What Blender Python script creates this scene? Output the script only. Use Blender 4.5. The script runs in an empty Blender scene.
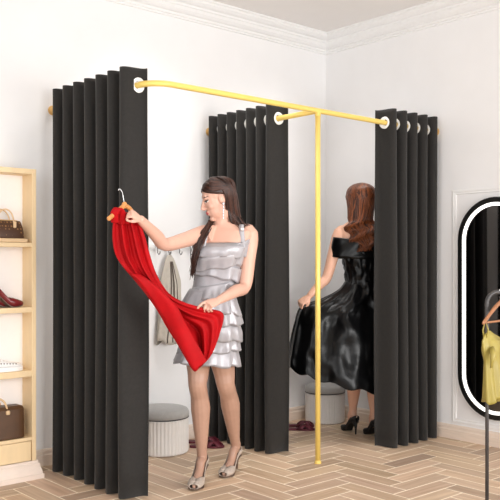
import bpy, bmesh, math, random
from mathutils import Vector, Matrix, noise
random.seed(7)
S = bpy.context.scene
C = S.collection
PI = math.pi

# ------------------------------------------------------------------ camera, world, lights, exposure
FOC, YAW, CX, CY, HZ, CZ = 803.04, 0.848394, -4.84266, -4.54986, 262.08, 1.25
cam_d = bpy.data.cameras.new('camera'); cam = bpy.data.objects.new('camera', cam_d); C.objects.link(cam)
cam_d.sensor_width = 36; cam_d.lens = FOC/500*36; cam_d.shift_y = (HZ-250)/500
cam.location = (CX, CY, CZ); cam.rotation_euler = (PI/2, 0, YAW-PI/2)
S.camera = cam
W = bpy.data.worlds.new('world'); S.world = W; W.use_nodes = True
W.node_tree.nodes['Background'].inputs[0].default_value = (0.965, 0.985, 1.0, 1)
W.node_tree.nodes['Background'].inputs[1].default_value = 1.2
def area(name, loc, target, sx, sy, power, col=(1, .985, .97), spread=180):
    l = bpy.data.lights.new(name, 'AREA'); l.shape = 'RECTANGLE'; l.size = sx; l.size_y = sy; l.energy = power; l.color = col; l.spread = math.radians(spread)
    o = bpy.data.objects.new(name, l); C.objects.link(o); o.location = loc
    o.rotation_euler = (Vector(target)-Vector(loc)).to_track_quat('-Z', 'Y').to_euler()
area('key_fill', (-1.4, -5.5, 1.3), (-1.2, 0, .45), 2.2, 1.5, 31, spread=85)  # added area light, out of view, brightens the booths from the front
area('booth_fill', (-1.85, -.75, 3.08), (-1.75, -.1, .6), .5, .5, 8, spread=95)  # added fill, no real fixture: lifts the left booth's lower wall and stool
area('booth_fill_right', (-.75, -.75, 3.08), (-.6, -.15, .6), .5, .5, 7, spread=95)  # same added fill for the right booth, no lamp exists there
area('ceiling_fill', (-3.2, -4.0, 1.0), (-2.0, -1.8, 3.1), 1.6, 1.2, 13, spread=110)  # added upward area light that brightens the ceiling, out of view
area('front_fill', (-3.3, -5.5, 1.7), (-2.75, 0, .7), 1.4, 1.4, 8, spread=60)  # added fill for the dim wall between shelving and nearest curtain
area('side_fill', (-5.5, -3.2, 1.7), (-.2, -1.4, 1.3), 1.6, 1.6, 15, spread=100)  # added fill from the left, out of view, brightens the right wall
S.view_settings.view_transform = 'Standard'; S.view_settings.look = 'None'
S.view_settings.gamma = 1; S.view_settings.use_curve_mapping = False
S.view_settings.exposure = -0.09

# ------------------------------------------------------------------ calibration helpers
Fv = Vector((math.cos(YAW), math.sin(YAW), 0)); Rv = Vector((math.sin(YAW), -math.cos(YAW), 0)); UP = Vector((0, 0, 1))
def at(u, v, d):
    """world point at camera depth d seen at photo position (u, v)"""
    return Vector((CX, CY, 0)) + Fv*d + Rv*((u-250)/FOC*d) + UP*(CZ-(v-HZ)/FOC*d)
def cf(r, f, z=0): return Rv*r + Fv*f + UP*z

# ------------------------------------------------------------------ materials
def srgb(c):
    return tuple(((x/255)/12.92 if x/255 <= .04045 else ((x/255+.055)/1.055)**2.4) for x in c)
def mat(name, rgb, rough=.6, metal=0, noise_amt=0, nscale=30, bump=0, bscale=200, spec=None, sheen=0, stretch=None, coat=0, emit=0):
    m = bpy.data.materials.new(name); m.use_nodes = True; nt = m.node_tree; b = nt.nodes['Principled BSDF']
    c = srgb(rgb); b.inputs['Base Color'].default_value = (*c, 1); b.inputs['Roughness'].default_value = rough; b.inputs['Metallic'].default_value = metal
    if spec is not None: b.inputs['Specular IOR Level'].default_value = spec
    if sheen: b.inputs['Sheen Weight'].default_value = sheen
    if coat: b.inputs['Coat Weight'].default_value = coat
    if emit: b.inputs['Emission Color'].default_value = (*c, 1); b.inputs['Emission Strength'].default_value = emit
    tc = nt.nodes.new('ShaderNodeTexCoord'); mp = nt.nodes.new('ShaderNodeMapping'); nt.links.new(tc.outputs['Object'], mp.inputs[0])
    if stretch: mp.inputs['Scale'].default_value = stretch
    if noise_amt:
        n = nt.nodes.new('ShaderNodeTexNoise'); n.inputs['Scale'].default_value = nscale; n.inputs['Detail'].default_value = 4
        nt.links.new(mp.outputs[0], n.inputs['Vector'])
        r = nt.nodes.new('ShaderNodeValToRGB'); nt.links.new(n.outputs['Fac'], r.inputs[0])
        r.color_ramp.elements[0].position = .3; r.color_ramp.elements[1].position = .7
        r.color_ramp.elements[0].color = (*[x*(1-noise_amt) for x in c], 1); r.color_ramp.elements[1].color = (*[min(1, x*(1+noise_amt)) for x in c], 1)
        nt.links.new(r.outputs[0], b.inputs['Base Color'])
    if bump:
        n = nt.nodes.new('ShaderNodeTexNoise'); n.inputs['Scale'].default_value = bscale
        nt.links.new(mp.outputs[0], n.inputs['Vector'])
        bp = nt.nodes.new('ShaderNodeBump'); bp.inputs['Strength'].default_value = bump; bp.inputs['Distance'].default_value = .003
        nt.links.new(n.outputs['Fac'], bp.inputs['Height']); nt.links.new(bp.outputs[0], b.inputs['Normal'])
    return m
M = {}
M['wall'] = mat('wall_paint', (244, 243, 243), .85, noise_amt=.01, nscale=6, bump=.05)
M['ceil'] = mat('ceiling_paint', (238, 234, 231), .9, noise_amt=.01, nscale=5)
M['crown'] = mat('white_plaster', (243, 242, 241), .7, noise_amt=.01)
M['base'] = mat('beige_skirting', (234, 216, 200), .55, noise_amt=.05, nscale=8, stretch=(1, 1, 8))
M['curtain'] = mat('charcoal_velvet', (41, 39, 37), .8, noise_amt=.10, nscale=60, bump=.25, bscale=500, sheen=.15, spec=.25)
M['ring'] = mat('white_ring', (245, 243, 240), .3)
M['gold'] = mat('golden_paint', (240, 208, 112), .38, metal=.1, noise_amt=.02)
M['golddark'] = mat('brass_bracket', (226, 184, 118), .45, metal=.2, noise_amt=.05)
M['shelf'] = mat('maple_wood', (238, 210, 166), .5, noise_amt=.05, nscale=6, stretch=(3, 3, .6))
M['shelfback'] = mat('white_panel', (246, 240, 236), .7, noise_amt=.01)
M['plinth'] = mat('pale_plinth', (240, 222, 208), .5, noise_amt=.03, nscale=8)
M['grout'] = mat('pale_grout', (250, 236, 214), .8, noise_amt=.03)
M['ribs'] = mat('cream_leatherette', (232, 228, 224), .5, noise_amt=.02)
M['cushion'] = mat('grey_velvet', (170, 168, 165), .8, noise_amt=.06, nscale=40, sheen=.3, bump=.2)
M['maroon'] = mat('maroon_fabric', (88, 20, 36), .6, noise_amt=.15, bump=.2)
M['blackframe'] = mat('black_metal', (14, 14, 14), .35, noise_amt=.05)
M['led'] = mat('led_strip', (255, 252, 248), .5, emit=1.6)
M['mirror'] = mat('dark_mirror', (98, 96, 95), .03, metal=1)
M['steel'] = mat('grey_steel', (62, 59, 58), .5, metal=.1, noise_amt=.04)
M['chrome'] = mat('chrome', (215, 215, 215), .15, metal=1)
M['hookm'] = mat('dark_hook', (120, 118, 118), .3, metal=.8)
M['hanger'] = mat('hanger_wood', (205, 140, 78), .4, noise_amt=.12, nscale=30)
M['hanger2'] = mat('copper_wood', (150, 100, 66), .5, noise_amt=.1, nscale=30)
M['red'] = mat('red_crepe', (168, 3, 12), .7, noise_amt=.14, nscale=14, spec=.2, bump=.15)
M['skin'] = mat('fair_skin', (214, 168, 148), .5, noise_amt=.03, nscale=20)
M['skin2'] = mat('warm_skin', (222, 172, 146), .5, noise_amt=.03, nscale=20)
M['skinleg'] = mat('skin_in_sheer_tights', (178, 140, 120), .45, noise_amt=.04, nscale=30)
M['lips'] = mat('lips', (186, 84, 86), .35, noise_amt=.03)
M['eye'] = mat('dark_lashes', (38, 26, 24), .4, noise_amt=.03)
M['eyewhite'] = mat('eye_white', (230, 222, 216), .3, noise_amt=.01)
M['hair1'] = mat('dark_brown_hair', (66, 38, 30), .38, noise_amt=.35, nscale=60, stretch=(3, 3, .4), bump=.3, bscale=150)
M['hair2'] = mat('auburn_hair', (122, 54, 26), .38, noise_amt=.45, nscale=50, stretch=(3, 3, .5), bump=.3, bscale=150)
def hair_mat(name, dark, light):
    m = mat(name, dark, .4, bump=.3, bscale=150, stretch=(3, 3, .5)); nt = m.node_tree; b = nt.nodes['Principled BSDF']
    g = nt.nodes.new('ShaderNodeNewGeometry'); n = nt.nodes.new('ShaderNodeTexNoise'); n.inputs['Scale'].default_value = 40
    a = nt.nodes.new('ShaderNodeMath'); a.operation = 'MULTIPLY_ADD'; a.inputs[1].default_value = .5
    nt.links.new(n.outputs['Fac'], a.inputs[0]); 
    k = nt.nodes.new('ShaderNodeMath'); k.operation = 'MULTIPLY'; k.inputs[1].default_value = .75; nt.links.new(g.outputs['Random Per Island'], k.inputs[0]); nt.links.new(k.outputs[0], a.inputs[2])
    r = nt.nodes.new('ShaderNodeValToRGB'); nt.links.new(a.outputs[0], r.inputs[0])
    r.color_ramp.elements[0].color = (*srgb(dark), 1); r.color_ramp.elements[1].color = (*srgb(light), 1); r.color_ramp.elements[0].position = .3
    nt.links.new(r.outputs[0], b.inputs['Base Color']); return m
M['hair1'] = hair_mat('dark_brown_strands', (28, 14, 11), (84, 48, 34)); M['hair2'] = hair_mat('auburn_strands', (46, 20, 10), (146, 80, 42))
M['silver'] = mat('silver_satin', (172, 169, 173), .32, metal=.15, noise_amt=.07, nscale=25, sheen=.2)
M['heels1'] = mat('taupe_suede', (182, 168, 156), .6, noise_amt=.06, nscale=60, bump=.2)
M['blacksatin'] = mat('black_satin', (7, 7, 8), .29, noise_amt=.1, nscale=10, spec=.22)
M['blacksuede'] = mat('black_suede', (16, 14, 15), .6, noise_amt=.1)
M['heeltip'] = mat('heel_brown', (104, 84, 72), .5, noise_amt=.1)
M['yellow'] = mat('olive_yellow_satin', (150, 134, 62), .5, noise_amt=.1, nscale=12)
M['coat'] = mat('taupe_wool', (196, 188, 176), .85, noise_amt=.07, nscale=40, bump=.3)
M['coatdark'] = mat('dark_trim', (104, 92, 84), .8, noise_amt=.1)
M['bagbrown'] = mat('brown_leather', (84, 55, 30), .45, noise_amt=.12, nscale=20, bump=.1)
M['bagtrim'] = mat('tan_leather', (226, 192, 150), .5, noise_amt=.05)
M['burgundy'] = mat('burgundy_patent', (120, 34, 38), .25, noise_amt=.1)
M['whiteleather'] = mat('white_leather', (246, 244, 242), .4, noise_amt=.02)
M['darkdot'] = mat('dark_eyelet', (60, 58, 58), .5, noise_amt=.02)
M['stone'] = mat('crystal', (205, 205, 208), .2, metal=.6, noise_amt=.1, nscale=200)

def wood_floor():
    m = bpy.data.materials.new('oak_plank'); m.use_nodes = True; nt = m.node_tree; b = nt.nodes['Principled BSDF']
    va = nt.nodes.new('ShaderNodeVertexColor'); va.layer_name = 'tone'
    tc = nt.nodes.new('ShaderNodeUVMap'); tc.uv_map = 'grain'
    mp = nt.nodes.new('ShaderNodeMapping'); mp.inputs['Scale'].default_value = (2.5, 40, 1); nt.links.new(tc.outputs[0], mp.inputs[0])
    n = nt.nodes.new('ShaderNodeTexNoise'); n.inputs['Scale'].default_value = 1; n.inputs['Detail'].default_value = 6; nt.links.new(mp.outputs[0], n.inputs['Vector'])
    r = nt.nodes.new('ShaderNodeValToRGB'); nt.links.new(n.outputs['Fac'], r.inputs[0])
    r.color_ramp.elements[0].position = .3; r.color_ramp.elements[1].position = .72
    r.color_ramp.elements[0].color = (*srgb((205, 174, 146)), 1); r.color_ramp.elements[1].color = (*srgb((235, 207, 179)), 1)
    mx = nt.nodes.new('ShaderNodeMix'); mx.data_type = 'RGBA'; mx.blend_type = 'MULTIPLY'; mx.inputs['Factor'].default_value = 1
    nt.links.new(r.outputs[0], mx.inputs['A']); nt.links.new(va.outputs[0], mx.inputs['B']); nt.links.new(mx.outputs['Result'], b.inputs['Base Color'])
    b.inputs['Roughness'].default_value = .5
    return m
M['floor'] = wood_floor()
def mono():
    m = mat('patterned_canvas', (84, 56, 38), .5); nt = m.node_tree; b = nt.nodes['Principled BSDF']
    tc = nt.nodes.new('ShaderNodeTexCoord'); mp = nt.nodes.new('ShaderNodeMapping'); nt.links.new(tc.outputs['Object'], mp.inputs[0])
    v = nt.nodes.new('ShaderNodeTexVoronoi'); v.inputs['Scale'].default_value = 55; v.inputs['Randomness'].default_value = .25; nt.links.new(mp.outputs[0], v.inputs['Vector'])
    r = nt.nodes.new('ShaderNodeValToRGB'); nt.links.new(v.outputs['Distance'], r.inputs[0]); r.color_ramp.interpolation = 'CONSTANT'
    r.color_ramp.elements[0].color = (*srgb((150, 112, 70)), 1); r.color_ramp.elements[1].position = .3; r.color_ramp.elements[1].color = (*srgb((78, 50, 34)), 1)
    nt.links.new(r.outputs[0], b.inputs['Base Color']); return m
M['mono'] = mono()

# ------------------------------------------------------------------ mesh builder
class MB:
    def __init__(s): s.v = []; s.f = []
    def loft(s, rings, closed=True, caps=True):
        n = len(rings[0]); b = len(s.v)
        for r in rings: s.v += [tuple(p) for p in r]
        for i in range(len(rings)-1):
            for j in range(n if closed else n-1):
                a = b+i*n+j; c = b+i*n+(j+1) % n
                s.f.append((a, c, c+n, a+n))
        if caps and closed:
            s.f.append(tuple(b+j for j in range(n))[::-1]); s.f.append(tuple(b+(len(rings)-1)*n+j for j in range(n)))
        return s
    def box(s, x0, x1, y0, y1, z0, z1):
        b = len(s.v); s.v += [(x, y, z) for z in (z0, z1) for y in (y0, y1) for x in (x0, x1)]
        s.f += [tuple(b+i for i in q) for q in ((0, 2, 3, 1), (4, 5, 7, 6), (0, 1, 5, 4), (2, 6, 7, 3), (0, 4, 6, 2), (1, 3, 7, 5))]
        return s
    def tube(s, pts, rad, n=10, caps=True, flat=1.0, side=None):
        pts = [Vector(p) for p in pts]; rings = []; u = None
        if not isinstance(rad, (list, tuple)): rad = [rad]*len(pts)
        for i, p in enumerate(pts):
            t = (pts[min(i+1, len(pts)-1)]-pts[max(i-1, 0)]).normalized()
            if side is not None: u = (Vector(side)-t*Vector(side).dot(t)).normalized()
            elif u is None:
                a = Vector((0, 0, 1)) if abs(t.z) < .9 else Vector((1, 0, 0)); u = t.cross(a).normalized()
            else: u = (u-t*u.dot(t)).normalized()
            w = t.cross(u)
            rings.append([p+(u*math.cos(2*PI*k/n)+w*math.sin(2*PI*k/n)*flat)*rad[i] for k in range(n)])
        return s.loft(rings, True, caps)
    def ellip(s, c, rx, ry, rz, fr=None, nu=16, nv=10):
        fr = fr or (Vector((1, 0, 0)), Vector((0, 1, 0)), Vector((0, 0, 1))); c = Vector(c); rings = []
        for i in range(nv+1):
            a = -PI/2+PI*(i+.001)/(nv+.002)
            rings.append([c+fr[0]*rx*math.cos(a)*math.cos(2*PI*k/nu)+fr[1]*ry*math.cos(a)*math.sin(2*PI*k/nu)+fr[2]*rz*math.sin(a) for k in range(nu)])
        return s.loft(rings)
    def lathe(s, prof, c=(0, 0, 0), n=32, caps=True):
        return s.loft([[(c[0]+r*math.cos(2*PI*k/n), c[1]+r*math.sin(2*PI*k/n), c[2]+z) for k in range(n)] for r, z in prof], True, caps)
    def build(s, name, m, parent=None, smooth=False, bevel=0, weld=False, origin=None):
        me = bpy.data.meshes.new(name); o0 = Vector(origin) if origin is not None else Vector((0, 0, 0))
        me.from_pydata([tuple(Vector(p)-o0) for p in s.v], [], s.f); me.validate()
        bm = bmesh.new(); bm.from_mesh(me)
        if weld: bmesh.ops.remove_doubles(bm, verts=bm.verts, dist=1e-5)
        bmesh.ops.recalc_face_normals(bm, faces=bm.faces); bm.to_mesh(me); bm.free()
        me.materials.append(m); o = bpy.data.objects.new(name, me); C.objects.link(o); o.location = o0
        if smooth:
            for p in me.polygons: p.use_smooth = True
        if bevel:
            b = o.modifiers.new('bevel', 'BEVEL'); b.width = bevel; b.segments = 2; b.limit_method = 'ANGLE'
        if parent is not None:
            o.parent = parent; o.location = o0-world_loc(parent)
        return o
def world_loc(o):
    p = o.location.copy()
    while o.parent is not None: o = o.parent; p = p+o.location
    return p
def tag(o, label=None, cat=None, group=None, kind=None):
    if label: o['label'] = label
    if cat: o['category'] = cat
    if group: o['group'] = group
    if kind: o['kind'] = kind
    return o
def thing(name, loc, label, cat, group=None):
    o = bpy.data.objects.new(name, None); C.objects.link(o); o.location = loc; o.empty_display_size = .1
    return tag(o, label, cat, group)
def catmull(pts, n=6):
    pts = [Vector(p) for p in pts]; out = []
    for i in range(len(pts)-1):
        p0, p1, p2, p3 = pts[max(i-1, 0)], pts[i], pts[i+1], pts[min(i+2, len(pts)-1)]
        for k in range(n):
            t = k/n; out.append(.5*((2*p1)+(p2-p0)*t+(2*p0-5*p1+4*p2-p3)*t*t+(3*p1-p0-3*p2+p3)*t**3))
    out.append(pts[-1]); return out
def interp(tab, x):
    """tab: list of (x, values...) ascending in x"""
    if x <= tab[0][0]: return tab[0][1:]
    for a, b in zip(tab, tab[1:]):
        if x <= b[0]:
            t = (x-a[0])/(b[0]-a[0]); return tuple(p+(q-p)*t for p, q in zip(a[1:], b[1:]))
    return tab[-1][1:]
def remeshed(mb, name, voxel=.0035, smooth=4, mats=None, parent=None, origin=None):
    tmp = mb.build('tmp', mats[0], smooth=False)
    r = tmp.modifiers.new('r', 'REMESH'); r.mode = 'VOXEL'; r.voxel_size = voxel; r.use_smooth_shade = True
    s = tmp.modifiers.new('s', 'SMOOTH'); s.iterations = smooth; s.factor = .5
    dg = bpy.context.evaluated_depsgraph_get(); dg.update()
    me = bpy.data.meshes.new_from_object(tmp.evaluated_get(dg)); me.name = name
    bpy.data.objects.remove(tmp)
    me.materials.clear()
    for m in mats: me.materials.append(m)
    o = bpy.data.objects.new(name, me); C.objects.link(o)
    for p in me.polygons: p.use_smooth = True; p.material_index = 0
    o0 = Vector(origin) if origin is not None else (world_loc(parent) if parent else Vector((0, 0, 0)))
    me.transform(Matrix.Translation(-o0)); o.location = o0
    if parent is not None: o.parent = parent; o.location = o0-world_loc(parent)
    o['_o'] = 0; del o['_o']
    return o

# ------------------------------------------------------------------ the room
RX, RY, CH = -5.9, -5.6, 3.10
tag(MB().box(RX, .12, 0, .12, -.05, CH+.05).build('wall_back', M['wall']), kind='structure')
tag(MB().box(0, .12, RY, 0, -.05, CH+.05).build('wall_right', M['wall']), kind='structure')
tag(MB().box(RX, .12, RY, .12, CH, CH+.1).build('ceiling', M['ceil']), kind='structure')

def floor():
    w, L, g = .115, .42, .0045
    bm = bmesh.new(); tone = bm.loops.layers.color.new('tone'); uv = bm.loops.layers.uv.new('grain')
    def rect(x0, x1, y0, y1, z, mi, col, along):
        x0, x1, y0, y1 = max(x0, RX), min(x1, 0), max(y0, RY), min(y1, 0)
        if x1-x0 < .004 or y1-y0 < .004: return
        vs = [bm.verts.new(p) for p in ((x0, y0, z), (x1, y0, z), (x1, y1, z), (x0, y1, z))]
        top = [bm.verts.new((v.co.x, v.co.y, -.004)) for v in vs]
        fs = [bm.faces.new(vs)]
        if mi == 0: fs += [bm.faces.new((top[i], top[(i+1) % 4], vs[(i+1) % 4], vs[i])) for i in range(4)]
        ox, oy = random.random()*50, random.random()*50
        for f in fs:
            f.material_index = mi
            for l in f.loops:
                l[tone] = col; c = l.vert.co
                l[uv].uv = (c.x+ox, c.y+oy) if along else (c.y+ox, c.x+oy)
    ox, oy = .44, 0.0
    for fam in range(-16, 17):
        for n in range(-90, 90):
            X, Y = n*w+fam*L+.548, n*w-fam*L+.023
            for a in (0, 1):
                k = random.choice((.88, .95, 1, 1, 1.03, 1.06)); k += random.uniform(-.03, .03)
                col = (k, k*random.uniform(.985, 1.0), k*random.uniform(.965, 1.0), 1)
                col = tuple(min(1, c*.93) for c in col[:3])+(1,)
                if a == 0: rect(X+g, X+L-g, Y+g, Y+w-g, 0, 0, col, True)
                else: rect(X-w+g, X-g, Y+g, Y+L-g, 0, 0, col, False)
    rect(RX, 0, RY, 0, -.0005, 1, (1, 1, 1, 1), True)
    for f in list(bm.faces):
        pass
    me = bpy.data.meshes.new('floor'); bm.to_mesh(me); bm.free()
    me.materials.append(M['floor']); me.materials.append(M['grout'])
    o = bpy.data.objects.new('floor', me); C.objects.link(o); tag(o, kind='structure')
floor()

def profile_run(prof, name, m, side):
    """prof: (offset from wall, z); side 'back' runs along x, 'right' runs along y; mitred in the corner"""
    mb = MB()
    if side == 'back': a = [(RX, -d, z) for d, z in prof]; b = [(-d, -d, z) for d, z in prof]
    else: a = [(-d, -d, z) for d, z in prof]; b = [(-d, RY, z) for d, z in prof]
    mb.loft([a, b]); return tag(mb.build(name, m), kind='structure')
crown = [(0, CH), (.115, CH), (.115, CH-.012), (.104, CH-.018), (.100, CH-.03), (.082, CH-.045), (.062, CH-.052), (.06, CH-.066), (.052, CH-.07),
         (.046, CH-.088), (.03, CH-.104), (.016, CH-.11), (.016, CH-.126), (.008, CH-.13), (.008, CH-.142), (0, CH-.145)]
profile_run(crown, 'trim_1', M['crown'], 'back'); profile_run(crown, 'trim_2', M['crown'], 'right')
skirt = [(0, 0), (.018, 0), (.018, .062), (.013, .07), (.013, .088), (.007, .098), (0, .1)]
profile_run(skirt, 'baseboard_back', M['base'], 'back'); profile_run(skirt, 'baseboard_right', M['base'], 'right')
# wall panel moulding behind the mirror
def frame_mould(y0, y1, z0, z1):
    prof = [(0, 0), (0, .004), (.006, .006), (.014, .007), (.022, .004), (.03, .006), (.036, .002), (.036, 0)]   # (inset, out)
    rings = []
    for (cy, cz, sy, sz) in ((y0, z0, -1, 1), (y0, z1, -1, -1), (y1, z1, 1, -1), (y1, z0, 1, 1)):
        rings.append([(-o, cy+sy*i, cz+sz*i) for i, o in prof])
    mb = MB(); mb.loft(rings+[rings[0]], closed=False); tag(mb.build('trim_3', M['crown']), kind='structure')
frame_mould(-1.225, -2.25, .115, 1.76)

# ------------------------------------------------------------------ rail frame
PX, PY, LX, ZR = -1.228, -1.086, -2.468, 2.19
rail = thing('curtain_rail', (PX, PY, 0), 'yellow gold tubular rail frame with upright pole carrying the charcoal curtains', 'curtain rail')
br = .13
pts = [(LX, -.005, ZR), (LX, -.5, ZR), (LX, PY+br, ZR)]+[(LX+br-br*math.cos(t), PY+br-br*math.sin(t), ZR) for t in [PI/2*k/8 for k in range(1, 9)]]+[(PX, PY, ZR), (-.6, PY, ZR), (-.005, PY, ZR)]
MB().tube(pts, .0165, 14).build('rail', M['gold'], rail, smooth=True)
MB().tube([(PX, -.005, ZR), (PX, PY, ZR)], .0165, 14).build('cross_rail', M['gold'], rail, smooth=True)
MB().tube([(PX, PY, .004), (PX, PY, ZR)], .0165, 14).build('pole', M['gold'], rail, smooth=True)
MB().lathe([(.0, 0), (.021, 0), (.021, .01), (.017, .018), (.0145, .02)], (PX, PY, 0), 20).build('foot', M['gold'], rail, smooth=False)
MB().tube([(PX, PY-.0, ZR-.035), (PX, PY, ZR+.001)], .0185, 14).build('joint', M['gold'], rail, smooth=False)
for q, d in (((LX, 0, ZR), (0, -1, 0)), ((PX, 0, ZR), (0, -1, 0)), ((0, PY, ZR), (-1, 0, 0))):
    q = Vector(q); d = Vector(d)
    MB().tube([q, q+d*.008, q+d*.010, q+d*.045], [.03, .03, .022, .021], 20).build('wall_bracket', M['golddark'], rail)

# ------------------------------------------------------------------ curtains
def curtain(start, along, out, pitch, nfold, A, label, shift=0.0):
    """start: floor point on the rail where the curtain ends towards the room; along: unit vector away from it; out: offset direction of the first fold"""
    start = Vector(start); along = Vector(along); out = Vector(out)
    length = pitch*nfold
    cur = thing('grommet_curtain', start+along*length/2, label, 'curtain', 'charcoal grommet curtains')
    zt, zb = 2.28, .005
    N = int(nfold*28); cols = []
    def off(s, z):
        c = math.cos(2*PI*s/pitch); c = math.copysign(abs(c)**.75, c)
        k = 1+.10*math.sin(s*9+z*1.3)*(1-z/2.3)+.05*math.sin(z*2.1+s*4)
        return A*c*k+shift
    zs = [zb, .15, .4, .7, 1., 1.3, 1.6, 1.85, 2.02, 2.08]+[2.10+.012*i for i in range(14)]+[zt]
    zs = sorted(set(round(z, 4) for z in zs))
    bm = bmesh.new(); grid = []
    for i in range(N+1):
        s = length*i/N; row = []
        for z in zs:
            o = off(s, z); sh = .014*math.sin(2*PI*s/pitch*2)   # slight rounding of the fold
            row.append(bm.verts.new(start+along*(s+sh*.5)+out*o+UP*z))
        grid.append(row)
    for i in range(N):
        for j in range(len(zs)-1):
            c = (grid[i][j].co+grid[i+1][j].co+grid[i+1][j+1].co+grid[i][j+1].co)/4
            o = (c-start).dot(out)
            if math.hypot(o, c.z-ZR) < .025: continue
            bm.faces.new((grid[i][j], grid[i+1][j], grid[i+1][j+1], grid[i][j+1]))
    me = bpy.data.meshes.new('fabric'); bm.to_mesh(me); bm.free(); me.materials.append(M['curtain'])
    for p in me.polygons: p.use_smooth = True
    fo = bpy.data.objects.new('fabric', me); C.objects.link(fo); fo.parent = cur
    me.transform(Matrix.Translation(-world_loc(cur)))
    sd = fo.modifiers.new('thick', 'SOLIDIFY'); sd.thickness = .004; sd.offset = 0
    for k in range(nfold*2):
        s = pitch*(.25+.5*k); sg = -1 if k % 2 == 0 else 1
        e = pitch*.06
        t = (along*(2*e)+out*(off(s+e, ZR)-off(s-e, ZR))).normalized()
        nrm = t.cross(UP).normalized(); c = start+along*s+UP*ZR
        mb = MB(); rings = []
        for a in range(24):
            th = 2*PI*a/24; rd = t*math.cos(th)+UP*math.sin(th)
            rings.append([c+rd*r+nrm*h for r, h in ((.021, -.004), (.023, -.008), (.036, -.008), (.041, -.004), (.041, .004), (.036, .008), (.023, .008), (.021, .004))])
        mb.loft(rings+[rings[0]], caps=False)
        mb.build('grommet', M['ring'], cur, smooth=False, weld=True, origin=c)
    return cur
curtain((LX, -.985, 0), (0, 1, 0), (1, 0, 0), .1215, 7, .067, 'nearest charcoal curtain, beside the light wooden shelving unit', -.025)
curtain((PX, -.752, 0), (0, 1, 0), (1, 0, 0), .0985, 7, .076, 'middle charcoal curtain hanging behind the woman in the silver dress', -.006)
curtain((-.604, PY, 0), (1, 0, 0), (0, 1, 0), .1135, 5, .068, 'charcoal curtain on the right wall, half covering the red-haired woman', -.004)

# ------------------------------------------------------------------ shelving unit
SX1, SY0, SY1 = -2.695, -.24, -.02
SX0 = -3.75
sh = thing('shelving_unit', ((SX0+SX1)/2, -.13, 0), 'pale maple open shelving unit with a drawer and moulded plinth against the wall', 'shelf')
MB().box(SX1-.026, SX1, SY0, SY1, .1, 1.787).build('side_panel', M['shelf'], sh, bevel=.002)
MB().box(SX0, SX0+.026, SY0, SY1, .1, 1.787).build('side_panel', M['shelf'], sh, bevel=.002)
MB().box(SX0+.026, SX1-.026, SY0, SY1, 1.757, 1.787).build('top_panel', M['shelf'], sh, bevel=.002)
MB().box(SX0+.026, SX1-.026, -.115, -.105, .1, 1.757).build('back_panel', M['shelfback'], sh)
SHZ = (1.361, .990, .625, .240)
for z, t in zip(SHZ, (.024, .03, .036, .02)):
    MB().box(SX0+.026, SX1-.026, SY0+.002, -.115, z-t, z).build('shelf', M['shelf'], sh, bevel=.002)
MB().box(SX0+.03, SX1-.03, SY0+.004, SY0+.022, .104, .217).build('drawer', M['shelf'], sh, bevel=.003)
pp = [(0, 0), (.034, 0), (.034, .024), (.027, .030), (.025, .048), (.017, .068), (.016, .082), (.008, .090), (.008, .104), (0, .104)]
mb = MB(); r = []
for sx, cx in ((1, SX1), (1, SX1), (-1, SX0)):
    pass
r1 = [(SX1+o, SY1, z) for o, z in pp]; r2 = [(SX1+o, SY0-o, z) for o, z in pp]; r3 = [(SX0-o, SY0-o, z) for o, z in pp]; r4 = [(SX0-o, SY1, z) for o, z in pp]
mb.loft([r1, r2, r3, r4]).build('plinth', M['plinth'], sh)

# handbags
def arch_handle(mb, c, w, h, ax, r=.0045, n=14):
    c = Vector(c); mb.tube([c+Vector(ax)*(-w*math.cos(PI*k/n))+UP*(h*math.sin(PI*k/n)) for k in range(n+1)], r, 8)
def patterned_bag():
    z = SHZ[0]; x1 = -2.75; x0 = x1-.235; cx = (x0+x1)/2; cy = -.178
    b = thing('handbag', (cx, cy, z), 'small brown patterned canvas handbag with rolled tan handles on the top shelf', 'handbag')
    rings = []
    for k in range(13):
        t = k/12; zz = z+.024+.102*t
        hw = (.1175-.016*t**2.2)*(1 if t < .99 else .97); hd = .050*(1-t**2.5*.72)
        rings.append([(cx+hw*abs(math.cos(a))**.45*(1 if math.cos(a) >= 0 else -1), cy+hd*abs(math.sin(a))**.6*(1 if math.sin(a) >= 0 else -1), zz) for a in [2*PI*j/28 for j in range(28)]])
    # round the top corners
    for k, r_ in enumerate(rings):
        t = k/12
    MB().loft(rings).build('body', M['mono'], b, smooth=True)
    MB().box(cx-.121, cx+.121, cy-.062, cy+.062, z+.001, z+.024).build('base', M['bagtrim'], b, bevel=.006)
    for s in (-1, 1):
        h = MB(); arch_handle(h, (cx, cy+s*.028, z+.115), .05, .075, (1, 0, 0)); h.build('handle', M['bagtrim'], b, smooth=True)
    for dx in (-.05, .05):
        MB().box(cx+dx-.009, cx+dx+.009, cy-.047, cy-.036, z+.085, z+.122).build('handle_tab', M['bagtrim'], b, bevel=.004)
    MB().tube([(cx-.085, cy, z+.127), (cx, cy, z+.1295), (cx+.085, cy, z+.127)], .003, 8).build('zip', M['golddark'], b)
patterned_bag()
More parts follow.
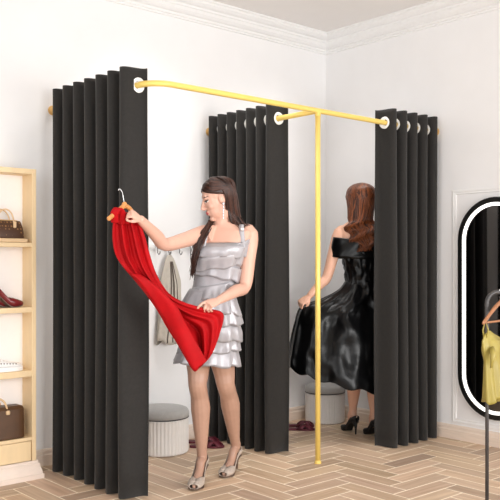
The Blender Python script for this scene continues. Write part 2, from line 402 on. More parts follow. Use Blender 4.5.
def tote():
    z = SHZ[3]; x1 = -2.755; x0 = x1-.28; cx = (x0+x1)/2; cy = -.176
    b = thing('handbag', (cx, cy, z), 'boxy dark brown leather tote with pale tan handles on the lowest shelf', 'handbag')
    mb = MB(); rings = []
    for t, hw, hd in ((0, .136, .055), (.03, .14, .058), (.9, .138, .052), (.97, .134, .044), (1, .12, .034)):
        rings.append([(cx+hw*abs(math.cos(a))**.3*(1 if math.cos(a) >= 0 else -1), cy+hd*abs(math.sin(a))**.3*(1 if math.sin(a) >= 0 else -1), z+.002+.185*t) for a in [2*PI*(j+.5)/28 for j in range(28)]])
    mb.loft(rings).build('body', M['bagbrown'], b, smooth=False, bevel=.002)
    for s in (-1, 1):
        h = MB(); arch_handle(h, (cx-.03, cy+s*.042, z+.165), .062, .075, (1, 0, 0), .0058); h.build('handle', M['bagtrim'], b, smooth=True)
        for dx in (-.062, .062):
            MB().lathe([(0, -.012), (.011, -.01), (.013, 0), (.011, .012), (0, .014)], (cx-.03+dx, cy+s*.054, z+.155), 14).build('handle_tab', M['bagtrim'], b, smooth=True)
tote()

# ------------------------------------------------------------------ shoes
def pump(name, heel, toe, ground, heel_h, m, mheel, parent=None, label=None, cat=None, group=None, width=.037, peep=False, length=None, bow=False, hs=1.0):
    """heel/toe: floor points (Vector, z ignored) of the back of the heel and the tip of the toe"""
    heel = Vector((heel[0], heel[1], ground)); toe = Vector((toe[0], toe[1], ground)); L = (toe-heel).length
    fx = (toe-heel).normalized(); sx = UP.cross(fx)
    if parent is None: root = thing(name, (heel+toe)/2, label, cat, group)
    else:
        root = bpy.data.objects.new(name, None); C.objects.link(root); root.parent = parent; root.location = (heel+toe)/2-world_loc(parent)
    def sole(t):
        # t along 0..1; high heel, arch, ball, toe
        if t < .15: return heel_h
        if t < .68: k = (t-.15)/.53; return heel_h*(1-(3*k*k-2*k**3))+.006*(3*k*k-2*k**3)
        return .006+.010*((t-.68)/.32)**2
    stations = [0, .02, .06, .12, .2, .3, .4, .5, .58, .66, .74, .82, .9, .95, .985, 1.0]
    wid = [(0, .008), (.02, .018), (.06, .027), (.14, .031), (.35, .026), (.5, .029), (.68, .039), (.8, .038), (.9, .028), (.96, .019), (1, .006)]
    rim = [(0, .055), (.06, .058), (.15, .050), (.35, .028), (.5, .026), (.6, .030), (.68, .045), (.74, .047), (.85, .038), (.95, .024), (1, .012)]
    ht = [(0, .055), (.12, .058), (.3, .06), (.55, .055), (.68, .048), (.85, .034), (.95, .022), (1, .012)]
    clo = [(0, 1), (.02, .98), (.08, .62), (.15, .58), (.55, .58), (.62, .7), (.68, 1), (1, 1)]   # 1: closed over the top
    mb = MB(); n = 22; rings = []
    for t in stations:
        w = interp(wid, t)[0]*width/.037; h = interp(ht, t)[0]*hs; c = interp(clo, t)[0]; z0 = sole(t); base = heel+fx*(L*t)
        ring = []
        for k in range(n+1):
            a = -PI/2+(-1+2*k/n)*PI*c*.999
            ca, sa = math.cos(a), math.sin(a)
            zz = z0+h/2+h/2*max(sa, -.96)
            ring.append(base+sx*(w*math.copysign(abs(ca)**.7, ca))+UP*zz)
        rings.append(ring)
    if peep: rings = rings[:-2]
    mb.loft(rings, closed=False)
    up = mb.build('upper', m, root, smooth=True)
    sd = up.modifiers.new('t', 'SOLIDIFY'); sd.thickness = .0035; sd.offset = 1
    ms = MB(); rr = []
    for t in stations:
        w = interp(wid, t)[0]*width/.037+.0015; z0 = sole(t); base = heel+fx*(L*t)
        rr.append([base+sx*w*.95+UP*z0, base+sx*w*.95+UP*(z0-.005), base-sx*w*.95+UP*(z0-.005), base-sx*w*.95+UP*z0])
    ms.loft(rr).build('sole', mheel, root)
    b0 = heel+fx*(.075*L)
    hb = MB()
    hb.tube([b0+fx*.012+UP*heel_h*.98, b0+fx*.004+UP*heel_h*.8, b0-fx*.001+UP*heel_h*.45, b0+UP*.0], [.023, .015, .0075, .0055], 12).build('heel', m if not peep else mheel, root, smooth=True)
    if bow:
        t = .86; c = heel+fx*(L*t)+UP*.043
        bb = MB()
        for s in (-1, 1): bb.ellip(c+sx*s*.014, .009, .016, .007, (fx, sx, UP), 12, 8)
        bb.ellip(c, .006, .006, .008, (fx, sx, UP), 10, 6); bb.build('bow', m, root, smooth=True)
    return root
# burgundy heels on the second shelf
z = SHZ[1]
pump('high_heel_shoe', (-2.975, -.205), (-2.76, -.196), z, .085, M['burgundy'], M['heeltip'], None, 'burgundy high heel on the middle shelf, toe nearest the side panel', 'shoe', 'burgundy heels on the shelf')
pump('high_heel_shoe', (-2.995, -.148), (-2.80, -.144), z, .085, M['burgundy'], M['heeltip'], None, 'burgundy high heel on the middle shelf, set slightly back near the rear panel', 'shoe', 'burgundy heels on the shelf')
def sneaker(x1, y, z, label):
    L = .255; x0 = x1-L; s = thing('sneaker', (x0+L/2, y, z), label, 'shoe')
    rings = []
    for t, w, h0 in ((0, .012, .072), (.03, .028, .085), (.12, .034, .086), (.3, .034, .078), (.42, .036, .07), (.6, .042, .058), (.8, .043, .05), (.93, .032, .044), (1, .012, .03)):
        x = x0+L*t; rings.append([(x, y+w*math.copysign(abs(math.cos(a))**.7, math.cos(a)), z+.022+(h0-.022)*(.5+.5*math.sin(a))) for a in [2*PI*k/20 for k in range(20)]])
    MB().loft(rings).build('upper', M['whiteleather'], s, smooth=True)
    rings = []
    for t, w in ((0, .018), (.04, .034), (.3, .037), (.6, .045), (.82, .046), (.95, .034), (1, .014)):
        x = x0-.004+(L+.008)*t; rings.append([(x, y-w, z), (x, y+w, z), (x, y+w, z+.026), (x, y-w, z+.026)])
    MB().loft(rings).build('sole', M['whiteleather'], s, bevel=.004)
    for k in range(5):
        xx = x0+L*(.36+.075*k); zz = z+.083-.0065*k
        MB().tube([(xx, y-.026, zz-.008), (xx, y-.01, zz), (xx, y+.01, zz), (xx, y+.026, zz-.008)], .003, 8).build('lace', M['whiteleather'], s, smooth=True)
    for k in range(6):
        xx = x0+L*(.45+.07*k); zz = z+.05-.0015*k
        MB().ellip((xx, y-.041, zz), .004, .002, .004, None, 8, 6).build('eyelet', M['darkdot'], s)
sneaker(-2.757, -.175, SHZ[2], 'white low sneaker with dark eyelets on the third shelf of the maple unit')

# slippers: flat indoor mules
def slipper(c, ang, label):
    c = Vector(c); fx = Vector((math.cos(ang), math.sin(ang), 0)); sx = UP.cross(fx)
    s = thing('slipper', c, label, 'slipper', 'maroon slippers'); L = .235
    ws = ((0, .012), (.04, .026), (.15, .033), (.4, .03), (.7, .042), (.88, .036), (.97, .02), (1, .008))
    rr = []
    for t, w in ws:
        b = c+fx*(L*(t-.5)); rr.append([b+sx*w, b-sx*w, b-sx*w+UP*.014, b+sx*w+UP*.014])
    MB().loft(rr).build('sole', M['maroon'], s, bevel=.003)
    for t0, t1, sg in ((.5, .88, 1), (.88, .5, 1)):
        rr = []
        for k in range(11):
            q = k/10; a = PI*q; t = t0+(t1-t0)*q
            b = c+fx*(L*(t-.5)); ctr = b+sx*(.042*math.cos(a))+UP*(.008+.030*math.sin(a))
            rr.append([ctr+fx*.019, ctr-fx*.019, ctr-fx*.019+UP*.006, ctr+fx*.019+UP*.006])
        MB().loft(rr).build('strap', M['maroon'], s, smooth=True)
ang = math.atan2(Rv.y*.9-Fv.y*.1, Rv.x*.9-Fv.x*.1)
slipper(Vector((*at(207, 446, 5.42)[:2], 0)), ang+.1, 'maroon slipper, near one of the pair behind the silver-dressed woman')
slipper(Vector((*at(203, 442, 5.55)[:2], 0)), ang+.0, 'maroon slipper, far one of the pair behind the silver-dressed woman')
slipper(Vector((*at(299, 426, 5.98)[:2], 0)), ang+.08, 'maroon slipper nearest the golden pole, in front of the round stool')
slipper(Vector((*at(299, 424, 6.11)[:2], 0)), ang-.02, 'maroon slipper just behind its mate, between golden pole stool and wall')

# ------------------------------------------------------------------ stools
def stool(c, r, label):
    s = thing('ottoman_stool', c, label, 'stool', 'round ribbed stools'); n = 44*6
    mb = MB(); rings = []
    for z, k in ((.004, .97), (.014, 1), (.222, 1), (.232, .97)):
        rings.append([(c[0]+(r*k*(.985+.018*abs(math.sin(PI*j/6)))*math.cos(2*PI*j/n)), c[1]+(r*k*(.985+.018*abs(math.sin(PI*j/6)))*math.sin(2*PI*j/n)), z) for j in range(n)])
    mb.loft(rings).build('base', M['ribs'], s)
    MB().lathe([(0, .228), (r*.96, .228), (r*1.01, .236), (r*1.02, .25), (r*1.01, .27), (r*.96, .284), (r*.85, .292), (r*.5, .297), (.001, .299)], (c[0], c[1], 0), 48).build('cushion', M['cushion'], s, smooth=True)
    MB().lathe([(r*1.0, .229), (r*1.018, .232), (r*1.018, .236), (r*1.0, .239)], (c[0], c[1], 0), 48).build('piping', M['darkdot'], s)
p = at(162.5, 262, 5.3); stool((p.x, p.y, 0), .172, 'round ribbed cream stool with grey cushion behind the nearest curtain')
p = at(325, 262, 6.31); stool((p.x, p.y, 0), .155, 'round ribbed stool with grey cushion in the corner behind the black skirt')

# ------------------------------------------------------------------ wall hooks and hanging garments
hx0, hx1 = -1.80, -1.34
hr = thing('hook_rail', ((hx0+hx1)/2, 0, 1.37), 'white wall rail with small metal hooks in the left changing booth', 'hook rail')
MB().box(hx0, hx1, -.014, 0, 1.345, 1.372).build('board', M['crown'], hr, bevel=.003)
HK = [-1.70, -1.608, -1.515, -1.42]
for x in HK:
    MB().tube([(x, -.014, 1.36), (x, -.03, 1.362), (x, -.034, 1.335), (x, -.034, 1.315), (x, -.044, 1.302), (x, -.058, 1.305), (x, -.062, 1.322)], .0032, 8).build('hook', M['hookm'], hr, smooth=True)
def hung_coat(x, label, w0, ztop, zbot, m, mt, name, dy=0, trims=(-.35, .1, .62)):
    g = thing(name, (x, -.045, ztop), label, 'clothing')
    rings = []; n = 48; K = 26
    for k in range(K+1):
        t = k/K; z = ztop-(ztop-zbot)*t
        w = .012+w0*(min(1, t*3.2)**.6)*(.8+.2*t); d = .008+.022*min(1, t*3)
        ring = []
        for j in range(n):
            a = 2*PI*j/n; pl = 1+.22*math.sin(a*9+t*1.5)*min(1, t*3)
            ring.append((x+w*math.cos(a)*(1+.04*math.sin(t*7+j))+.01*math.sin(t*4), -.042+dy+d*math.sin(a)*pl, z-.018*math.sin(a*3)*t))
        rings.append(ring)
    MB().loft(rings).build('cloth', m, g, smooth=True)
    for q in trims:
        pts = []
        for k in range(2, K+1):
            t = k/K; w = .012+w0*(min(1, t*3.2)**.6)*(.8+.2*t); z = ztop-(ztop-zbot)*t
            pts.append((x+w*q*(.35+.65*t)+.01*math.sin(t*4), -.045+dy-(.008+.022*min(1, t*3))*1.15*math.sqrt(1-(q*.9)**2), z))
        MB().tube(pts, .0035, 8).build('edge_trim', mt, g, smooth=True)
    MB().tube([(x, -.034, ztop-.01), (x-.006, -.046, ztop+.012), (x, -.05, ztop+.02), (x+.006, -.046, ztop+.012), (x, -.036, ztop-.01)], .002, 8).build('loop', mt, g)
hung_coat(-1.608, 'long taupe garment with dark edges hanging from the wall hook', .085, 1.30, .70, M['coat'], M['coatdark'], 'hanging_coat')

# ------------------------------------------------------------------ mirror
def pill(cy, cz, r, half, n=24):
    pts = []
    for k in range(n+1): a = PI*k/n; pts.append((cy+r*math.cos(a), cz+half+r*math.sin(a)))
    for k in range(n+1): a = PI+PI*k/n; pts.append((cy+r*math.cos(a), cz-half+r*math.sin(a)))
    return pts
MCY, MR, MZ0, MZ1 = -1.584, .29, .185, 1.69
MCZ = (MZ0+MZ1)/2; MH = (MZ1-MZ0)/2-MR
mr = thing('wall_mirror', (0, MCY, MCZ), 'tall pill-shaped black framed mirror with a glowing white light strip', 'mirror')
def band(name, prof, m):
    mb = MB(); rings = []
    for dr, x in prof: rings.append([(x, y, z) for y, z in pill(MCY, MCZ, MR-dr, MH)])
    return mb.loft(rings+[rings[0]], caps=False).build(name, m, mr)
band('frame', ((0, 0), (0, -.036), (.004, -.040), (.034, -.040), (.036, -.036), (.036, 0)), M['blackframe'])
band('light_strip', ((.036, -.002), (.036, -.034), (.058, -.034), (.058, -.002)), M['led'])
mb = MB(); mb.loft([[(x, y, z) for y, z in pill(MCY, MCZ, MR-.058, MH)] for x in (-.004, -.026)]).build('mirror_glass', M['mirror'], mr)

# ------------------------------------------------------------------ garment rack with hanging yellow dress
rk = thing('garment_rack', at(487, 526, 3.80)*1, 'grey steel garment rack standing in front of the mirror', 'clothes rack')
P0 = at(487, 527, 3.80); P0.z = 0; bd = (Rv*.97+Fv*.24).normalized()
ztop = at(495, 292, 3.8).z; bend = .055; wd = .75
pts = [P0+UP*.012, P0+UP*.6]+[P0+bd*(bend-bend*math.cos(a))+UP*(ztop-bend+bend*math.sin(a)) for a in [PI/2*k/8 for k in range(9)]]
pts += [P0+bd*(wd-bend+bend*math.sin(a))+UP*(ztop-bend+bend*math.cos(a)) for a in [PI/2*k/8 for k in range(9)]]+[P0+bd*wd+UP*.012]
MB().tube(pts, [.0085]*2+[.0105]*(len(pts)-3)+[.0085], 12).build('frame_tube', M['steel'], rk, smooth=True)
pd = UP.cross(bd)
for q in (P0, P0+bd*wd):
    MB().tube([q-pd*.2+UP*.012, q+pd*.2+UP*.012], .012, 12).build('foot', M['steel'], rk, smooth=True)
MB().tube([P0+UP*.06, P0+bd*wd+UP*.06], .009, 12).build('lower_bar', M['steel'], rk, smooth=True)
hd_ = (-Rv*.68-Fv*.73).normalized()          # hanger direction, near arm
apex = P0+bd*.072; apex.z = ztop-.052
def hanger(name, apex, hd, halfw, drop, m, label, rod_r, bar=True):
    h = thing(name, apex, label, 'hanger'); nd = UP.cross(hd)
    for s in (-1, 1):
        MB().tube(catmull([apex+UP*.004, apex+hd*s*halfw*.3-UP*drop*.2, apex+hd*s*halfw*.7-UP*drop*.65, apex+hd*s*halfw-UP*drop], 5), [.011]*8+[.010]*6+[.009, .006], 12, flat=.65, side=UP).build('arm', m, h, smooth=True)
    if bar: MB().tube([apex-hd*halfw*.92-UP*drop*.95, apex+hd*halfw*.92-UP*drop*.95], .005, 10).build('cross_bar', m, h, smooth=True)
    MB().ellip(apex+UP*.002, .013, .009, .014, (hd, nd, UP)).build('neck', m, h, smooth=True)
    top = .052-rod_r+.0
    pts = [apex+UP*.01, apex+UP*(top*.55)]
    for k in range(9):
        a = -PI/2+PI*1.35*k/8
        pts.append(apex+UP*(.052-.002+.0)+(-hd*math.cos(a)*.0155)*(-1)*(-1)+UP*math.sin(a)*.0155)
    MB().tube(pts, .0018, 8).build('hook', M['chrome'], h, smooth=True)
    return h
hanger('clothes_hanger', apex, hd_, .18, .09, M['hanger2'], 'copper coloured wooden hanger on the grey rack holding the yellow dress', .0095)
def yellow_dress():
    g = thing('hanging_dress', apex-UP*.07, 'olive yellow satin dress hanging on the grey rack before the mirror', 'dress')
    nd = UP.cross(hd_); rings = []; K = 26; n = 60
    for k in range(K+1):
        t = k/K; z = apex.z-.145-.31*t
        w = interp([(0, .11), (.06, .185), (.25, .175), (.4, .155), (.7, .150), (1, .148)], t)[0]
        d = interp([(0, .012), (.2, .035), (.4, .03), (1, .05)], t)[0]
        rings.append([Vector((apex.x, apex.y, 0))+hd_*(w*math.cos(a))+nd*(d*math.sin(a)*(1+.35*math.sin(a*13+1.5*math.sin(3*t))*min(1, t*2+.2)))+UP*(z-.012*math.sin(5*a)*t+(.02*math.cos(2*a) if t < .05 else 0)) for a in [2*PI*j/n for j in range(n)]])
    MB().loft(rings).build('skirt', M['yellow'], g, smooth=True)
    for s in (-1, 1):
        a = apex+hd_*s*.155; MB().tube([a-UP*.165, a-UP*.12+nd*.014, a-UP*.076, a-UP*.12-nd*.012, a-UP*.165-nd*.006], .004, 8).build('strap', M['yellow'], g, smooth=True)
    q = apex+hd_*.15-UP*.20
    MB().tube([q+nd*.03, q+hd_*.02-UP*.03+nd*.045, q+hd_*.03-UP*.09+nd*.04], [.012, .014, .004], 10).build('tie', M['yellow'], g, smooth=True)
yellow_dress()

# ------------------------------------------------------------------ people
def hand(mb, W, fwd, palm, thumb_side, curl=(25, 30, 20), curls=None, sc=1.0, thumb_curl=25, spread=.0, thumb_open=.75):
    """W wrist, fwd unit direction of the hand, palm = direction the palm faces, thumb_side +-1 along fwd x palm"""
    W = Vector(W); fwd = Vector(fwd).normalized(); palm = Vector(palm); palm = (palm-fwd*palm.dot(fwd)).normalized(); sd = fwd.cross(palm)*thumb_side
    rings = []
    for t, hw, ht in ((-.02, .021, .018), (0, .022, .017), (.025, .031, .016), (.055, .037, .014), (.078, .037, .012), (.088, .033, .009)):
        rings.append([W+fwd*t*sc+(sd*hw*math.cos(a)+palm*ht*math.sin(a))*sc for a in [2*PI*k/16 for k in range(16)]])
    mb.loft(rings)
    for i, (off, l, r) in enumerate(((.028, .070, .0082), (.0095, .078, .0085), (-.009, .072, .0082), (-.026, .056, .0072))):
        c = (curls[i] if curls else curl); p = W+(fwd*.076+sd*off)*sc; d = fwd.copy()+sd*off*spread; d.normalize(); ang = 0; pts = [p-d*.025*sc, p]; q = p
        for s, fr in enumerate((.46, .30, .24)):
            ang += math.radians(c[s]); dd = d*math.cos(ang)+palm*math.sin(ang); q = q+dd*l*fr*sc; pts.append(q)
        mb.tube(pts, [r*sc*.95, r*sc, r*sc*.95, r*sc*.88, r*sc*.68], 10)
    p = W+(fwd*.012+sd*.018+palm*.004)*sc; ang = math.radians(thumb_curl)
    d1 = (fwd*(1-thumb_open*.45)+sd*thumb_open+palm*.35).normalized(); d2 = (d1+palm*.5*math.sin(ang)+fwd*.6-sd*.3*math.sin(ang)).normalized(); d3 = (d2+fwd*.2+palm*.35*math.sin(ang)-sd*.4).normalized()
    pts = [p, p+d1*.038*sc, p+d1*.038*sc+d2*.03*sc, p+d1*.038*sc+d2*.03*sc+d3*.025*sc]
    mb.tube(pts, [.013*sc, .0115*sc, .0095*sc, .0065*sc], 10)
    return W+fwd*.08*sc

def torso_fn(tab, side, front):
    """tab ascending in z: (z, x, y, hw, hd)"""
    def ring(z, off=0, n=48, flare=0, wav=None):
        x, y, hw, hd = interp(tab, z); c = Vector((x, y, z)); out = []
        for k in range(n):
            a = 2*PI*k/n; ca, sa = math.cos(a), math.sin(a)
            o = off+(wav(a) if wav else 0)
            out.append(c+side*((hw+o)*math.copysign(abs(ca)**.9, ca))+front*((hd+o)*math.copysign(abs(sa)**.9, sa)))
        return out
    return ring
def limb(mb, pts, rad, n=14): mb.tube(catmull(pts, 4), [interp([(i*4, r) for i, r in enumerate(rad)], k)[0] for k in range((len(pts)-1)*4+1)], n)

def head(mb, c, fw, lf, up, sc=1.0):
    fr = (fw, lf, up)
    def H(x, y, z): return c+(fw*x+lf*y+up*z)*sc
    def e(x, y, z, a, b, d): mb.ellip(H(x, y, z), a*sc, b*sc, d*sc, fr)
    e(-.012, 0, .032, .090, .070, .083)     # cranium
    e(.022, 0, -.010, .063, .060, .088)     # face block
    e(.030, 0, -.055, .052, .050, .052)     # jaw
    e(.064, 0, -.096, .018, .020, .015)     # chin
    e(.070, 0, .030, .012, .040, .018)      # brow
    e(.050, .030, -.025, .026, .022, .024); e(.050, -.030, -.025, .026, .022, .024)   # cheeks
    mb.tube([H(.077, 0, .018), H(.090, 0, -.004), H(.103, 0, -.026), H(.090, 0, -.036)], [.007*sc, .008*sc, .010*sc, .007*sc], 12)
    e(.086, .009, -.032, .008, .006, .006); e(.086, -.009, -.032, .008, .006, .006)
    e(.082, 0, -.053, .010, .021, .006); e(.080, 0, -.064, .010, .018, .007)  # lips
    for s in (-1, 1): e(-.006, .066*s, -.008, .018, .010, .030)
    return H
def face_mats(o, H, fw, lf, up, sc, spots):
    """spots: (x, y, z, rx, ry, rz, material slot) in head coordinates"""
    wl = world_loc(o)
    for p in o.data.polygons:
        w = p.center+wl
        for (c, rx, ry, rz, mi) in spots:
            d = w-c
            if (d.dot(fw)/rx)**2+(d.dot(lf)/ry)**2+(d.dot(up)/rz)**2 < sc*sc: p.material_index = mi

def strand(mb, pts, r0, r1, n=6, seg=5, flat=.55):
    P = catmull(pts, seg); L = len(P)-1
    mb.tube(P, [max(.0012, (r0*(1-(k/L))+r1*(k/L))*(.5+.5*min(1, 6*k/L))) for k in range(L+1)], n, flat=flat)

def norm(v): return Vector(v).normalized()

# ---- woman in the silver dress
def woman_silver():
    base = at(212, 480, 4.6); base.z = 0
    w = thing('person', base, 'woman in a tiered silver dress and taupe heels holding up a red dress', 'person')
    front = norm(-Rv*.25-Fv*.97); side = UP.cross(front)      # side = her left (image right)
    rows = [(345, 209, 4.52, .150, .105), (330, 209, 4.51, .165, .112), (312, 210, 4.50, .150, .104), (298, 212, 4.49, .125, .092), (286, 214.5, 4.48, .113, .084), (272, 217, 4.47, .120, .088), (258, 219.5, 4.46, .134, .100), (247, 222, 4.455, .142, .098), (238, 225.5, 4.455, .150, .078), (231, 226.5, 4.455, .142, .062), (227, 225.5, 4.46, .092, .052), (222, 223.5, 4.46, .050, .046)]
    tab = []
    for v, u, d, hw, hd in rows:
        p = at(u, v, d); tab.append((p.z, p.x, p.y, hw, hd))
    tab.sort(); ring = torso_fn(tab, side, front)
    mb = MB()
    zs = [tab[0][0]+(tab[-1][0]-tab[0][0])*k/40 for k in range(41)]
    mb.loft([ring(z) for z in zs])
    # bust
    for s in (-1, 1):
        b = at(220.5, 252, 4.455)+side*s*.062+front*.068; mb.ellip(b, .055, .05, .055, (side, front, UP))
    # neck and head
    hc = at(217.8, 198.6, 4.43)
    phi = math.radians(13); pit = math.radians(-20)
    f0 = norm(-Rv*math.cos(phi)-Fv*math.sin(phi)); lf = UP.cross(f0).normalized(); fw = norm(f0*math.cos(pit)+UP*math.sin(pit)); up = fw.cross(lf).normalized()
    H = head(mb, hc, fw, lf, up, 1.0)
    limb(mb, [at(224, 228, 4.465), at(222, 220, 4.455), hc+fw*-.012-up*.06], [.053, .046, .048])
    # right arm (image left) reaching up to the hanger
    sR = at(203.5, 234, 4.42); eR = at(165, 244.5, 4.16); wR = at(140, 219, 3.92)
    limb(mb, [sR+side*.06+UP*.002, sR, sR.lerp(eR, .5)-UP*.004, eR, eR.lerp(wR, .35), eR.lerp(wR, .7), wR], [.046, .050, .041, .034, .034, .027, .021])
    fR = norm(at(127.5, 210.5, 3.86)-wR)
    hand(mb, wR, fR, norm(-Rv*.45+Fv*.75-UP*.55), 1, curls=((50, 70, 40), (60, 75, 45), (68, 80, 45), (72, 80, 45)), sc=.72, thumb_curl=40, thumb_open=.5)
    # left arm (image right) down to the hem of the red dress
    sL = at(249.5, 234.5, 4.46); eL = at(245, 286, 4.43); wL = at(218.5, 300.5, 4.17)
    limb(mb, [sL-side*.055+UP*.012, sL, sL.lerp(eL, .5)+side*.004, eL, eL.lerp(wL, .35), eL.lerp(wL, .7), wL], [.048, .049, .041, .035, .035, .028, .021])
    fL = norm(at(198, 308, 4.06)-wL)
    hand(mb, wL, fL, norm(Fv*.6-UP*.7), -1, curls=((12, 22, 15), (50, 60, 40), (60, 70, 45), (65, 70, 45)), sc=.92, thumb_curl=45, thumb_open=.45)
    # legs
    hR, kR, aR = at(199, 338, 4.52), at(198, 384, 4.50), at(202.3, 459, 4.60)
    hL, kL, aL = at(219, 338, 4.53), at(226, 384, 4.56), at(236, 447, 4.83)
    feet = []
    for (h, k, a, heel, toe) in ((hR, kR, aR, at(204.2, 478, 4.647), at(193.0, 492, 4.37)), (hL, kL, aL, at(238.2, 468, 4.87), at(222.2, 479, 4.63))):
        heel = Vector((heel.x, heel.y, 0)); toe = Vector((toe.x, toe.y, 0))
        fx = (toe-heel).normalized(); L = (toe-heel).length
        limb(mb, [h, h.lerp(k, .35)+front*.008, h.lerp(k, .75), k+front*.008, k.lerp(a, .15)-front*.012, k.lerp(a, .33)-front*.02, k.lerp(a, .6)-front*.010, k.lerp(a, .85), a], [.084, .076, .061, .052, .050, .056, .044, .031, .028])
        hh = .088
        heelp = heel+fx*.055*L/.24+UP*(hh+.022); ball = heel+fx*(L*.70)+UP*.030; tip = heel+fx*(L*.93)+UP*.022; arch = heel+fx*(L*.42)+UP*(hh*.62+.022)
        mb.tube(catmull([a+UP*.03, a, heelp+UP*.012+fx*.01], 4), [.028]*4+[.028]*2+[.027, .027, .024], 12)
        mb.tube(catmull([heelp-fx*.012, heelp+fx*.02, arch, ball, tip], 4), [interp([(0, .014), (3, .024), (8, .025), (12, .025), (14, .018), (16, .009)], q)[0] for q in range(17)], 14, flat=1.0, side=UP.cross(fx))
        mb.tube(catmull([a+fx*.005, a.lerp(arch, .5)+fx*.014+UP*.012, arch+UP*.008, ball], 4), [interp([(0, .028), (6, .025), (12, .018)], q)[0] for q in range(13)], 12)
        feet.append((heel, toe))
    body = remeshed(mb, 'body', .0038, 3, [M['skin'], M['skinleg'], M['lips'], M['eye'], M['eyewhite']], w)
    kneez = 1.0
    for p in body.data.polygons:
        if p.center.z < .75: p.material_index = 1
    sp = []
    for s in (-1, 1):
        sp.append((H(.072, .031*s, .004), .022, .0145, .0055, 4)); sp.append((H(.076, .030*s, .004), .02, .0055, .0055, 3))
        sp.append((H(.074, .031*s, .0095), .022, .018, .0028, 3)); sp.append((H(.074, .036*s, .0285), .024, .018, .0026, 3))
    sp.append((H(.088, 0, -.058), .018, .021, .0105, 2))
    face_mats(body, H, fw, lf, up, 1.0, sp)
    # silver dress: base layer + ruffle tiers
    zt = at(222, 243, 4.45).z; zh = at(208, 352, 4.5).z
    tabd = [(r[0], r[1], r[2], r[3], r[4]) for r in tab]
    ph = at(206.5, 366, 4.52); tabd.insert(0, (ph.z, ph.x, ph.y, .160, .125))
    rd = torso_fn(tabd, side, front); db = MB(); n = 72
    def bust(z, a):
        # extra room over the bust
        k = math.exp(-((z-at(0, 252, 4.45).z)/.055)**2)*max(0, math.sin(a))**1.5
        return .032*k
    def rdd(z, off, wav=None):
        return rd(z, off, n, wav=lambda a: bust(z, a)+(wav(a) if wav else 0))
    zlist = [zh+(zt-zh)*k/24 for k in range(25)]
    rings = [rdd(z, .008) for z in zlist]
    top = rings[-1]
    rings.append([p+UP*(.022*abs(math.cos(2*PI*k/n))**2-.030*max(0, math.sin(2*PI*k/n))**2) for k, p in enumerate(rdd(zt, .009))])
    db.loft(rings, caps=False)
    tiers = [(246, 258), (255, 268), (265, 279), (283, 298), (293, 312), (308, 326), (322, 340), (336, 352), (347, 365)]
    for i, (v0, v1) in enumerate(tiers):
        z0 = at(0, v0, 4.47).z; z1 = at(0, v1, 4.47).z; rr = []; sl = (.022 if i % 2 else -.026)*(0 if i == 0 else 1 if i < 5 else .4); ph0 = random.uniform(0, 6); fl = .004 if i == 0 else .012 if i < 4 else .018
        for k in range(8):
            t = k/7; z = z0+(z1-z0)*t
            amp = .007*t*(1 if i < 3 else 1.25)
            R_ = rdd(z, .011+fl*t**.6, lambda a: amp*math.sin(a*11+ph0+1.3*math.sin(2*a))+amp*.6*math.sin(a*17+ph0*2))
            rr.append([p+UP*(sl*math.cos(2*PI*j/n+.5)+.006*t*math.sin(2*PI*j/n*7+ph0)) for j, p in enumerate(R_)])
        # fold the hem under for a thick edge
        rr.append([p+(Vector((rr[-1][0].x+rr[-1][n//2].x, rr[-1][0].y+rr[-1][n//2].y, 2*p.z))/2-p).normalized()*.008+UP*.006 for p in rr[-1]])
        db.loft(rr, caps=False)
    d = db.build('dress', M['silver'], w, smooth=True)
    sd = d.modifiers.new('t', 'SOLIDIFY'); sd.thickness = .003
    for (u0, v0, u1, v1, dd) in ((202.5, 246, 208, 228.5, 4.355), (243, 246, 241.5, 227, 4.365)):
        a, b = at(u0, v0, dd-.0), at(u1, v1, dd+.025)
        MB().tube(catmull([a-UP*.01, a.lerp(b, .5)+front*.004, b, b+Fv*.07+UP*.004, at(u1, v0, 4.545)], 5), .0145, 10, flat=.3, side=side).build('strap', M['silver'], w, smooth=True)
    MB().ellip(at(241.8, 229, 4.375), .012, .008, .014, (side, front, UP)).build('brooch', M['stone'], w, smooth=True)
    # heels
    for heel, toe in feet:
        pump('high_heel_shoe', heel, toe, 0, .088, M['heels1'], M['heeltip'], w, peep=True, bow=True, width=.041)
    # hair
    hb = MB(); rnd = random.Random(3)
    def He(th, ph, k=1.0):
        # point on the scalp: th from top(0) down, ph 0 = front, +90 = her left
        return H(-.012+.098*k*math.sin(th)*math.cos(ph), .079*k*math.sin(th)*math.sin(ph), .032+.087*k*math.cos(th))
    cap = []
    for i in range(13):
        th = i/12; row = []
        for j in range(40):
            ph = 2*PI*j/40; cph = math.cos(ph)
            lim = 1.12+1.0*(.5-.5*cph)**.7
            row.append(He(max(.01, th*lim), ph, .98))
        cap.append(row)
    inner = [[hc+(p-hc)*.86 for p in row] for row in cap[::-1]]
    hb.loft(cap+inner)
    back = [at(238, 205, 4.45), at(241, 216, 4.46), at(245, 226, 4.47)]
    for k in range(150):     # camera side: swept back over the ear, down the back onto the left shoulder
        q = rnd.random(); ph0 = math.radians(rnd.uniform(2, 50)); th0 = rnd.uniform(.1, 1.05)
        j = lambda s: Vector((rnd.gauss(0, s), rnd.gauss(0, s), rnd.gauss(0, s)))
        s0 = He(th0, ph0*(1 if th0 > .5 else 2.2), 1.0); s1 = He(min(1.38, th0+.38), math.radians(62+32*q), 1.03); s2 = He(1.60, math.radians(98+50*q), 1.05)
        s3 = at(227+12*q, 209+3*q, 4.45-.05*(1-q))+j(.004); s4 = at(231+11*q, 220+2*q, 4.47-.06*(1-q))+j(.005)
        e = at(236+13*q, 226+3*rnd.random(), 4.46-.04*rnd.random())+j(.006)
        strand(hb, [s0, s1, s2, s3, s4, e], .0065, .002)
